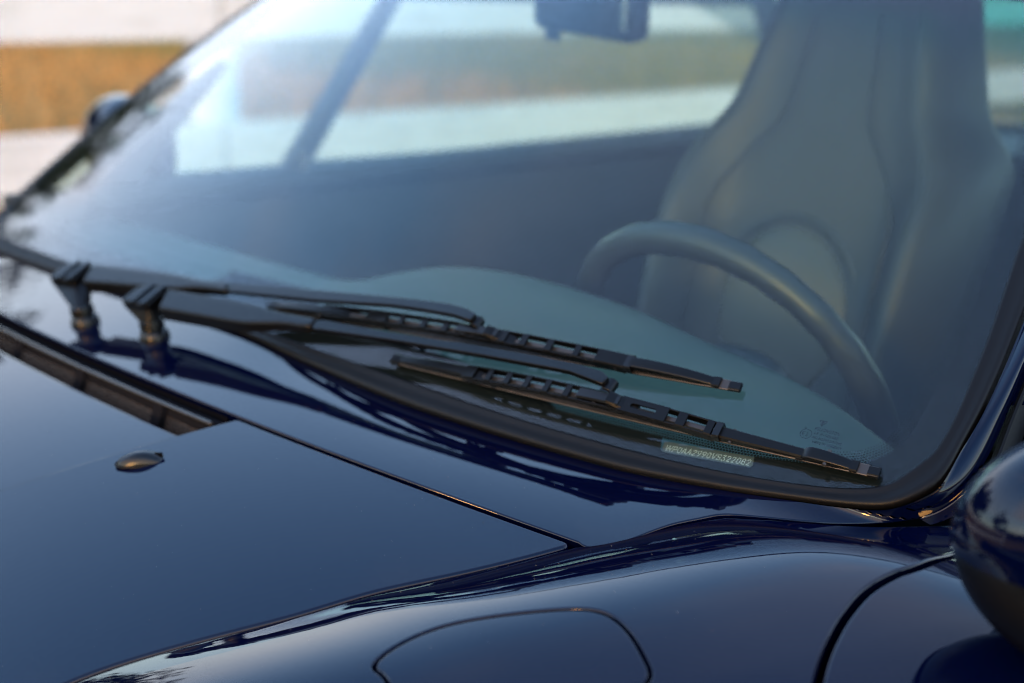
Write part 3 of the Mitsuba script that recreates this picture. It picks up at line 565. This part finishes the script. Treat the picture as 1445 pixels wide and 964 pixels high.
    add(pre+'pivot_cap',B.run(hookc+.008,hookc+.060,lambda t:rect(-.0060,.0060,.0150,.0285-.010*np.clip((t-hookc-.012)/.045,0,1),.0016),8),'black_coat',35)
    rivet(hookc-.02,.0205,.0022,-.0066)
    # arm
    d=D['arms'][i]; o,a,n=(np.array(d[k]) for k in 'oan'); tv=np.cross(n,a)
    cov=np.array(d['cover']); arm=np.array(d['arm'])
    cov=resample(chaikin(np.vstack([cov[:1],cov[:7],cov[6:8],cov[7:],cov[-1:]]),2),.0035); arm_=resample(arm,.012,True)
    xm=cov[:,0].max(); 
    add(pre+'arm_cover',prism(cov,o,a,tv,n,lambda x,y:.0155-.0075*np.clip((x-.10)/(xm-.10),0,1),.0034),'black_coat',40)
    # the thin arm, bent down into the hook at its end
    xe_=arm[:,0].max()
    add(pre+'arm',prism(arm_,o,a,tv,n,.0042,.0009,-.0010,topz=lambda x,y:-.0004*np.clip((x-(xe_-.035))/.035,0,1)**2),'black_coat',40)
    hw=(arm[np.argsort(-arm[:,0])[:2],1]); yc=hw.mean(); w=abs(hw[0]-hw[1])
    pth=[(xe_-.003,-.0068),(xe_+.002,-.0075),(xe_+.0035,-.0115),(xe_-.000,-.0165),(xe_-.012,-.0165)]
    pp=np.array([o+a*x+tv*yc+n*z for x,z in chaikin(np.array(pth),2)]); tg=unit(np.gradient(pp,axis=0)); sdv=np.repeat(tv[None],len(pp),0)
    add(pre+'hook',sweep(pp,sdv,np.cross(tg,sdv),rect(-w/2,w/2,-.0011,.0011,.0003)),'black_coat',35)
    # head: cap, hinge and spindle
    x0=cov[:,0].min(); yb=cov[np.abs(cov[:,0]-x0)<.012][:,1]; yl0,yh0=cov[cov[:,0]<x0+.03][:,1].min(),cov[cov[:,0]<x0+.03][:,1].max(); ym=(yl0+yh0)/2; hw=(yh0-yl0)/2
    ang=np.linspace(np.pi*.5,np.pi*1.5,13)
    xh=x0-.002; n_=48
    k_=np.linspace(0,2*np.pi,n_,endpoint=False); sq=lambda q,e:np.sign(q)*np.abs(q)**e
    xr=.021; xc=xh-xr; cap=np.stack([xc+xr*np.where(np.cos(k_)>0,sq(np.cos(k_),.25),sq(np.cos(k_),np.where(np.sin(k_)<0,.30,.7))),ym+hw*np.where(np.cos(k_)>0,sq(np.sin(k_),.25),sq(np.sin(k_),np.where(np.sin(k_)<0,.30,.7)))],1)
    add(pre+'head_cap',prism(cap,o,a,tv,n,.010,.0028),'black_coat',40)
    for dx in (-.021,-.0035): add(pre+'hinge_ridge',rbox(o+a*(xh+dx)+tv*ym+n*.0006,a,tv,n,.0052,2*hw*1.02,.0042,.0014),'black_gloss',40)
    S=np.array(D['spindles'][i]); sn=fnorm(base,S[0],S[1]); e1=unit(a-sn*(a@sn)); e2=np.cross(sn,e1)
    # tapering body of the head down to the spindle
    ring=[]; topr=np.array([o+a*x+tv*y-n*.0095 for x,y in (cap-[xc,ym])*[[1.0,.99]]+[xc,ym]]); cir=np.array([S+sn*.0200+.0105*(np.cos(q)*e1+np.sin(q)*e2) for q in k_])
    for t in np.linspace(0,1,8): ring.append(topr*(1-t)+cir*t)
    add(pre+'head_body',tube_cap(np.array(ring)),'black_coat',40)
    rev=[(0,.0215),(.0105,.0215),(.0122,.0205),(.0128,.0185),(.0130,.0120),(.0118,.0108),(.0116,.0100),(.0135,.0085),(.0150,.0060),(.0158,.0030),(.0160,.0004),(.0160,-.004)]
    m=trimesh.creation.revolve(np.array(rev),sections=32); R=np.eye(4); R[:3,2]=sn; R[:3,0]=unit(np.cross(EY,sn)); R[:3,1]=np.cross(sn,R[:3,0]); R[:3,3]=S; m.apply_transform(R); add(pre+'spindle',m,'black_gloss',35)
def pspline_closed(p,step):
    q=chaikin(p,2,True); return resample(q,step,True)
labels['car__wiper']={'label':'rear of the two black wipers, farther up the glass'}
labels['car__wiper_001']={'label':'front of the two black wipers, nearest the hood'}
make_wiper(0,'car__wiper'); make_wiper(1,'car__wiper_001')
# ------------------------------------------------------------------ wing mirrors
def superegg(c,ax,rx,ry,rz,e1=.7,e2=.75,nu=48,nv=40):
    u=np.linspace(0,2*np.pi,nu,endpoint=False); v=np.linspace(-np.pi/2,np.pi/2,nv); U,V=np.meshgrid(u,v,indexing='ij'); pw=lambda x,e:np.sign(x)*np.abs(x)**e
    P=np.stack([rx*pw(np.cos(V),e1)*pw(np.cos(U),e2),ry*pw(np.cos(V),e1)*pw(np.sin(U),e2),rz*pw(np.sin(V),e1)],-1)
    return grid(c+P@np.array(ax),closed_u=True)
def wing_mirror(key,c,sgn,yaw=0):
    ca,sa=math.cos(yaw),math.sin(yaw); ax=np.array([[ca,sa,0],[-sa,ca,0],[0,0,1]])
    full=superegg(c,ax,.122,.064,.083,1.0,.92,96,64)
    f=np.array(full.faces); v=np.array(full.vertices); z=v[f].mean(1)[:,2]
    add(key,tm(v,f[z>c[2]-.006]),'paint',True)
    low=tm(c+(v-c)*.985,f[z<=c[2]-.003]); add(key+'__lower_shell',low,'black_gloss',True)
    add(key+'__foot',superegg(np.array([c[0]-sgn*.075,c[1]+.085,c[2]-.066]),np.eye(3),.055,.045,.020,.8,.8),'black_gloss',True)
    b=superegg(c+np.array([0,.045,0]),ax,.104,.022,.064,.6,.5); add(key+'__glass',b,'black_gloss',True)
wing_mirror('car__wing_mirror',np.array([.882,.168,.949]),1,.35)
labels['car__wing_mirror']={'label':'near wing mirror with a glossy shell that mirrors the evening sky'}
wing_mirror('car__wing_mirror_001',np.array([-.950,.535,.978]),-1,-.2)
labels['car__wing_mirror_001']={'label':'far wing mirror, blurred, beyond the windscreen pillar'}
# ------------------------------------------------------------------ cabin
def dash(x,y):
    z=.852+.038*np.clip((y-.14)/.20,0,1)
    bz=np.interp(x,[-.26,-.20,-.14,-.06,.03,.12,.21,.30,.386,.466,.54,.577,.62,.70],[0,.0,.008,.035,.056,.063,.061,.054,.037,.027,.006,-.016,-.03,-.03])
    k=np.clip((y-.27)/.13,0,1); return z+(k*k*(3-2*k))*bz
dx,dyy=np.meshgrid(np.linspace(-.85,.635,150),np.linspace(.15,.405,50),indexing='ij')
dz=gaussian_filter1d(gaussian_filter1d(dash(dx,dyy),2.5,axis=0),1.2,axis=1)
top=np.stack([dx,dyy,dz],-1); 
rows=[top]
for k,(oy,oz) in enumerate(((.008,-.002),(.013,-.007),(.016,-.016),(.014,-.06),(.0,-.30))): rows.append((top[:,-1]+[0,oy,oz])[:,None])
add('car__dashboard',grid(np.concatenate(rows,1)),'dash_vinyl',True,label='dark dashboard with a hump over the instruments')
# steering wheel
wc=np.array([.305,.545,.845]); ti=math.radians(27); wu=np.array([0,-math.sin(ti),math.cos(ti)]); wn=np.cross(EX,wu)
ph=np.linspace(0,2*np.pi,90,endpoint=False); ring=wc+.185*(np.cos(ph)[:,None]*EX+np.sin(ph)[:,None]*wu)
add('car__steering_wheel__rim',tube(ring,.0167+.0010*np.cos(ph*4)+.0007*np.cos(ph*26),18,True),'leather_dark',True)
labels['car__steering_wheel']={'label':'leather steering wheel seen through the windscreen'}
add('car__steering_wheel__hub',superegg(wc-wn*.02-wu*.03,np.stack([EX,wu,wn]),.062,.055,.03),'leather_dark',True)
for an in (-.15,math.pi+.15,-2.2,-.94): add('car__steering_wheel__spoke',tube([wc-wn*.015+.05*(math.cos(an)*EX+math.sin(an)*wu),wc+.178*(math.cos(an)*EX+math.sin(an)*wu)],.014,10,False,.6),'leather_dark',True)
# driver's seat
def loft(zs,cx,hw,dp,cy,lean,e=.75,k=44,hollow=0.):
    ph=np.linspace(0,2*np.pi,k,endpoint=False); pw=lambda x,e:np.sign(x)*np.abs(x)**e; V=[]
    for z,x,w,d,cy_ in zip(zs,np.broadcast_to(cx,len(zs)),hw,dp,np.broadcast_to(cy,len(zs))):
        px=pw(np.cos(ph),e)*w; py=pw(np.sin(ph),e)*d; py=py+hollow*np.where(np.sin(ph)<0,(1-(px/w)**2),0)
        V.append(np.c_[x+px,cy_+lean*(z-.9)+py,np.full(k,z)])
    V=np.array(V); top=V[-1].mean(0); 
    return tube_cap(V)
labels['car__driver_seat']={'label':'tall grey leather bucket seat behind the steering wheel'}
zs=np.linspace(.42,1.300,70)
hw=np.interp(zs,[.42,.8,  .95,1.0,1.055,1.082,1.105,1.15,1.2,1.25,1.28,1.294,1.300],[.200,.212,.216,.215,.210,.186,.160,.150,.134,.122,.108,.085,.040]); hw=gaussian_filter1d(hw,1.4)
amp=np.interp(zs,[.42,.7,.9,.99,1.05,1.12,1.2,1.27,1.300],[.070,.082,.085,.070,.036,.020,.018,.010,0]); amp=gaussian_filter1d(amp,1.5)
dp=np.interp(zs,[.42,1.0,1.1,1.25,1.285,1.300],[.085,.075,.068,.062,.046,.012])
def seat_ring(z,w,d,am,e=.60,k=96):
    ph=np.linspace(0,2*np.pi,k,endpoint=False); pw=lambda x,e:np.sign(x)*np.abs(x)**e
    px=pw(np.cos(ph),e); py=d*pw(np.sin(ph),e); sA=np.abs(px)
    py=py-np.where(py<0,am*np.exp(-((sA-.80)/.20)**2)*np.minimum(1,-py/(.5*d)),0)
    return np.c_[.220+.02*(z-.9)+px*w,.865+.20*(z-.9)+py,np.full(k,z)]
add('car__driver_seat__backrest',tube_cap(np.array([seat_ring(*q) for q in zip(zs,hw,dp,amp)])),'leather',True)
for sg in (-1,1):
    q=np.array([[.220+.02*(z-.9)+sg*w*(.60-.25*np.clip((z-1.0)/.1,0,1)),.865+.20*(z-.9)-d-am*math.exp(-1.0)-.001,z] for z,w,d,am in zip(zs,hw,dp,amp) if .6<z<1.23])
    add('car__driver_seat__seam',tube(q,.0018,8),'leather',True)
th=np.linspace(0,2*np.pi,60,endpoint=False)
pc=np.array([.214,.781,.86]); disc=[]
for r,d in ((1,.012),(.97,.0),(.85,-.006),(.5,-.010),(.0001,-.012)): disc.append(pc+np.c_[.096*r*np.cos(th),.0*th+.20*.112*r*np.sin(th)+d,.112*r*np.sin(th)])
add('car__driver_seat__centre_panel',grid(np.array(disc),closed_v=True),'leather_pale',True)
add('car__driver_seat__piping',tube(pc+np.c_[.104*np.cos(th),.20*.12*np.sin(th)+.006,.12*np.sin(th)],.008,10,True),'leather_dark',True)
add('car__driver_seat__cushion',superegg(np.array([.22,.66,.40]),np.eye(3),.22,.25,.09),'leather',True)
# interior mirror
mo=np.array([-.050,.690,1.219]); mx=unit(np.array([1,.06,-.10])); mz=unit(np.array([.06,-1,-.12])); my=unit(np.cross(mz,mx)); mx=np.cross(my,mz)
add('car__interior_mirror',prism(resample(np.array(shapely.box(-.070,-.016,.070,.030).buffer(.014,quad_segs=6).exterior.coords)[:-1],.004,True),mo,mx,my,mz,.028,.008),'black_coat',40)
add('car__interior_mirror__edge_strip',rbox(mo+mx*.066+mz*.0006+my*.007,mx,my,mz,.007,.042,.002,.0008),'steel',30)
add('car__interior_mirror__tab',rbox(mo-mx*.048-my*.034,mx,my,mz,.020,.014,.010,.003),'black_coat',30)
labels['car__interior_mirror']={'label':'black interior mirror hanging at the top of the windscreen'}
add('car__interior_mirror__stem',tube([mo+my*.02-mz*.02,mo+my*.050-mz*.030],.012,12),'black_coat',True)
# side walls: door trims, frames with openings, glass
def side_wall(sgn,X,holes,name,ymin,ymax):
    nd=unit(np.array([-1,0,-.35])); ex,ey=EY,unit(np.array([.35,0,-1.])*-1); 
    ey=unit(np.array([.35*1.0,0,1.0])*np.array([1,1,1])) if sgn<0 else unit(np.array([-.35,0,1.0]))
    k=1/ey[2]
    o=np.array([X,0,.945])
    out=Polygon([(ymin,-.02),(ymax,-.02),(2.02,.335),(ymin+.42,.345)])
    hs=[Polygon([(y,(z-.945)*k) for y,z in h]).buffer(-.006).buffer(.006) for h in holes]
    body=out
    for h in hs: body=body.difference(h)
    m=trimesh.creation.extrude_polygon(body if body.geom_type=='Polygon' else max(body.geoms,key=lambda g:g.area),.030,engine='earcut'); v=m.vertices
    nx=np.cross(ex,ey); m.vertices=o+np.outer(v[:,0],ex)+np.outer(v[:,1],ey)+np.outer(v[:,2]-.015,nx); add(f'car__{name}__window_frame',m,'trim_blue')
    for h in hs:
        q,t=earcut(h.buffer(.004)); add(f'car__{name}__window_pane',tm(o+np.outer(q[:,0],ex)+np.outer(q[:,1],ey),t),'side_glass')
    # trim panel below the belt with a ledge
    add(f'car__{name}__trim_panel',cat([box([X-.02,ymin-.1,.30],[X+.02,ymax,.935 if sgn<0 else .86])]),'trim_blue')
    add(f'car__{name}__ledge',tube(np.c_[np.full(30,X-sgn*.022),np.linspace(ymin+.02,ymax,30),np.linspace(.917,.900,30)],.022,12),'trim_blue',True)
fq=[tuple(p) for p in D['fq']]; fw=[tuple(p) for p in D['fw']]
hole2=[(fw[0][0],fw[0][1]),(2.36,.905),(2.0,1.215),fw[2]]
rearq=[(1.50,.93),(1.78,.95),(1.60,1.20),(1.45,1.225)]
side_wall(-1,-.80,[fq,hole2],'far_door',.36,2.5)
side_wall(1,.675,[[(.66,.94),(2.30,.935),(1.96,1.215),(.90,1.225)]],'near_cabin_side',.46,2.5)
# roof, rear deck, back window
uu=np.linspace(-1.12,1.0,44); P0=W(uu,np.full(44,1.085)); kk=np.linspace(0,1,30)
rx=np.repeat(P0[:,:1],30,1); ry=P0[:,1:2]+(1.56-P0[:,1:2])*kk; rz=P0[:,2:3]+.062*np.sin(np.pi*kk*.75)[None]*np.ones((44,1))
add('car__roof',grid(np.stack([rx,ry,rz+.010],-1)),'paint',True); add('car__roof__headliner',grid(np.stack([rx,ry+.02,rz-.010],-1)),'headliner',True)
add('car__rear_deck',cat([box([-.78,2.05,.30],[.655,2.44,.93]),box([-.80,2.47,.3],[.70,2.50,.95])]),'trim_blue')
bw=np.array([[-.62,1.50,1.265],[.56,1.50,1.265],[.60,2.48,.96],[-.66,2.48,.96]])
add('car__back_window',tm(bw,[[0,1,2],[0,2,3]]),'side_glass')
add('car__floor',box([-.84,.19,.20],[.84,2.5,.24]),'gap_black')
# near side door window frame and pillar rubber beside the windscreen
pr=pspline(D['pillar'],30); pr=np.vstack([pr,pr[-1]+unit(pr[-1]-pr[-4])*np.linspace(.02,.42,20)[:,None]+np.outer(np.linspace(.02,.42,20),[-.09,0,0])])
tg=unit(np.gradient(pr,axis=0)); ou=np.repeat(unit(np.array([[.35,.92,-.15]])),len(pr),0); nu=unit(np.cross(tg,ou))
add('car__door_rubber',sweep(pr+ou*.010,ou,nu,rect(-.0095,.0095,-.006,.002,.0015)),'rubber',35)
add('car__door_frame',sweep(pr+ou*.028,ou,nu,rect(-.0075,.0080,-.02,.006,.002)),'black_gloss',35)
add('car__door_frame__glass_edge',sweep(pr+ou*.050,ou,nu,rect(-.0130,.0140,-.02,.0,.001)),'rubber',35)
# ================================================================== SURROUNDINGS
def ground():
    n=80; r=np.r_[0,np.geomspace(.5,900,60)]; th=np.linspace(0,2*np.pi,97)[:-1]; R,TH=np.meshgrid(r,th,indexing='ij')
    P=np.stack([R*np.cos(TH),R*np.sin(TH),-.02-0*R],-1); return grid(P,closed_v=True,flip=False)
m=ground(); trimesh.repair.fix_normals(m); 
if m.face_normals[100][2]<0: m.invert()
add('field',m,'field_grass',kind='structure',label='dry brown field behind the white fence')
pad=trimesh.creation.box(bounds=[[-3.4,-14,-.4],[14,16,0]]); add('gravel_yard',pad,'gravel',kind='structure',label='gravel yard the car stands on')
# fence
fd=unit(np.array([.03,1.,0])); fo=np.array([-4.36,1.6,0]); fn_=np.array([fd[1],-fd[0],0])
labels['white_fence']={'label':'white painted board fence behind the car, out of focus','category':'fence'}
def at_f(s,z,off=0): return fo+fd*s+fn_*off+np.array([0,0,z])
PY=[1.22+k*4.6 for k in range(-2,5)]
for s_ in PY: add('white_fence__post',rbox(at_f(s_,.66,-.0),fd,fn_,EZ,.19,.15,1.36,.008),'white_board',30)
for a_,b_ in zip(PY[:-1],PY[1:]):
    for z in (1.085,.455): add('white_fence__rail',rbox(at_f((a_+b_)/2,z,.09),fd,fn_,EZ,4.58,.028,.21 if z>1 else .28,.004),'white_board',30)
# dry grass between and behind the fence
n=26000; gx=rng.uniform(-26,-4.5,n)*1.; gy=rng.uniform(-3,22,n); hh=rng.uniform(.10,.34,n)*np.where(rng.random(n)<.1,1.6,1); an=rng.uniform(0,np.pi,n); wd=rng.uniform(.006,.016,n); ln=rng.normal(0,.10,(n,2))
b0=np.c_[gx,gy,np.full(n,-.03)]; dxy=np.c_[np.cos(an),np.sin(an),0*an]*wd[:,None]
V=np.stack([b0-dxy,b0+dxy,b0+np.c_[ln,hh]],1).reshape(-1,3); add('dry_grass',tm(V,np.arange(3*n).reshape(-1,3)),'grass_blade',kind='stuff',label='tall dry brown grass standing behind the fence')
# trees round the yard, seen mirrored in paint and glass
def tree(x,y,h,w,seed,lab):
    r=np.random.default_rng(seed); key='tree'
    while key in labels: a,_,b=key.rpartition('_'); key=f'tree_{int(b)+1:03d}' if b.isdigit() else 'tree_001'
    labels[key]={'label':lab,'category':'tree','group':'trees standing round the yard'}
    pts=np.array([[x+r.normal(0,.04)*z,y+r.normal(0,.04)*z,z] for z in np.linspace(-.1,h*.75,8)]); ms=[tube(pts,np.linspace(h*.022,h*.008,8),8)]
    for k in range(6):
        z=r.uniform(.3,.65)*h; a=r.uniform(0,6.28); p0=np.array([x,y,z]); ms.append(tube([p0,p0+np.array([math.cos(a),math.sin(a),.7])*w*.5],[h*.009,h*.003],6))
    add(key+'__trunk',cat(ms),'bark',True)
    nc=26; cc=np.array([[x,y,h*.62]])+r.normal(0,1,(nc,3))*[w*.30,w*.30,h*.17]; rad=r.uniform(.16,.30,nc)*w
    nl=3200; ci=r.integers(0,nc,nl); d=unit(r.normal(0,1,(nl,3))); p=cc[ci]+d*rad[ci][:,None]*r.uniform(.5,1.05,nl)[:,None]; p[:,2]=np.maximum(p[:,2],h*.16)
    s=w*.030*r.uniform(.7,1.5,nl); e1=unit(r.normal(0,1,(nl,3))); e2=unit(np.cross(e1,d+.2*r.normal(0,1,(nl,3))))
    Q=np.stack([p-e1*s[:,None],p+e2*s[:,None]*.6,p+e1*s[:,None],p-e2*s[:,None]*.6],1); f=np.array([[0,1,2],[0,2,3]])[None]+4*np.arange(nl)[:,None,None]
    add(key+'__crown',tm(Q.reshape(-1,3),f.reshape(-1,3)),'leaf')
k=0
for a_ in np.linspace(-1.75,.25,15):
    R_=rng.uniform(38,48); tree(R_*math.sin(a_+.9)+0,-R_*math.cos(a_+.9),(rng.uniform(4.2,5.4) if 1<=k<=13 else rng.uniform(8.5,12.5)),rng.uniform(6,9),100+k,'leafy tree in the row in front of the car, seen only as a reflection'); k+=1
for k_,az_ in enumerate(np.linspace(-78,-104,9)):
    a_=math.radians(az_); R_=24+3*(k_%2); h_=9.2+.5*math.sin(k_*2.3); tree(R_*math.sin(a_),R_*math.cos(a_),h_,5.2,300+k_,'leafy tree far to the right of the car, seen only mirrored in the windscreen')
# dust specks lying on the paint
q=np.c_[rng.uniform(-.2,.7,420),rng.uniform(-.35,.14,420)]; q=q[(np.abs(q[:,0]-seam_x(q[:,1]))>.008)]
rad=rng.uniform(.00010,.00032,len(q))*np.where(rng.random(len(q))<.05,1.7,1); k6=np.linspace(0,2*np.pi,6,endpoint=False)
hz_=np.where((q[:,0]<step_x(q[:,1]))&(q[:,1]<.02),Hc(q[:,0],q[:,1]),H(q[:,0],q[:,1]))
V=np.stack([np.c_[q[:,0]+rad*np.cos(a),q[:,1]+rad*np.sin(a)*.7,hz_+.00015] for a in k6],1); V=np.concatenate([V,np.c_[q,hz_+.0004][:,None]],1)
f=np.array([[i,(i+1)%6,6] for i in range(6)]); add('car__hood__dust_specks',tm(V.reshape(-1,3),(f[None]+7*np.arange(len(q))[:,None,None]).reshape(-1,3)),'dust',kind='stuff')
add('car__far_door__lock_pin',tube([[-.775,.78,.93],[-.772,.78,.962]],.006,10),'steel',30)
vv=np.linspace(-.02,1.09,60); Pp=W(np.full(60,UL-.018),vv); op=unit(np.array([-.80,.55,-.25])); nq=unit(np.cross(unit(np.gradient(Pp,axis=0)),np.repeat(op[None],60,0))); nq*=np.sign(nq[:,2:])
add('car__far_pillar',sweep(Pp+op*.026-nq*.001,np.repeat(op[None],60,0),nq,[(-.026,-.006),(.024,-.012),(.026,-.006),(.020,.001),(.006,.004),(-.012,.003),(-.026,-.001)]),'paint',35)
add('car__far_pillar__window_frame',sweep(Pp+op*.060-nq*.004,np.repeat(op[None],60,0),nq,rect(-.008,.010,-.012,.004,.002)),'black_gloss',35)
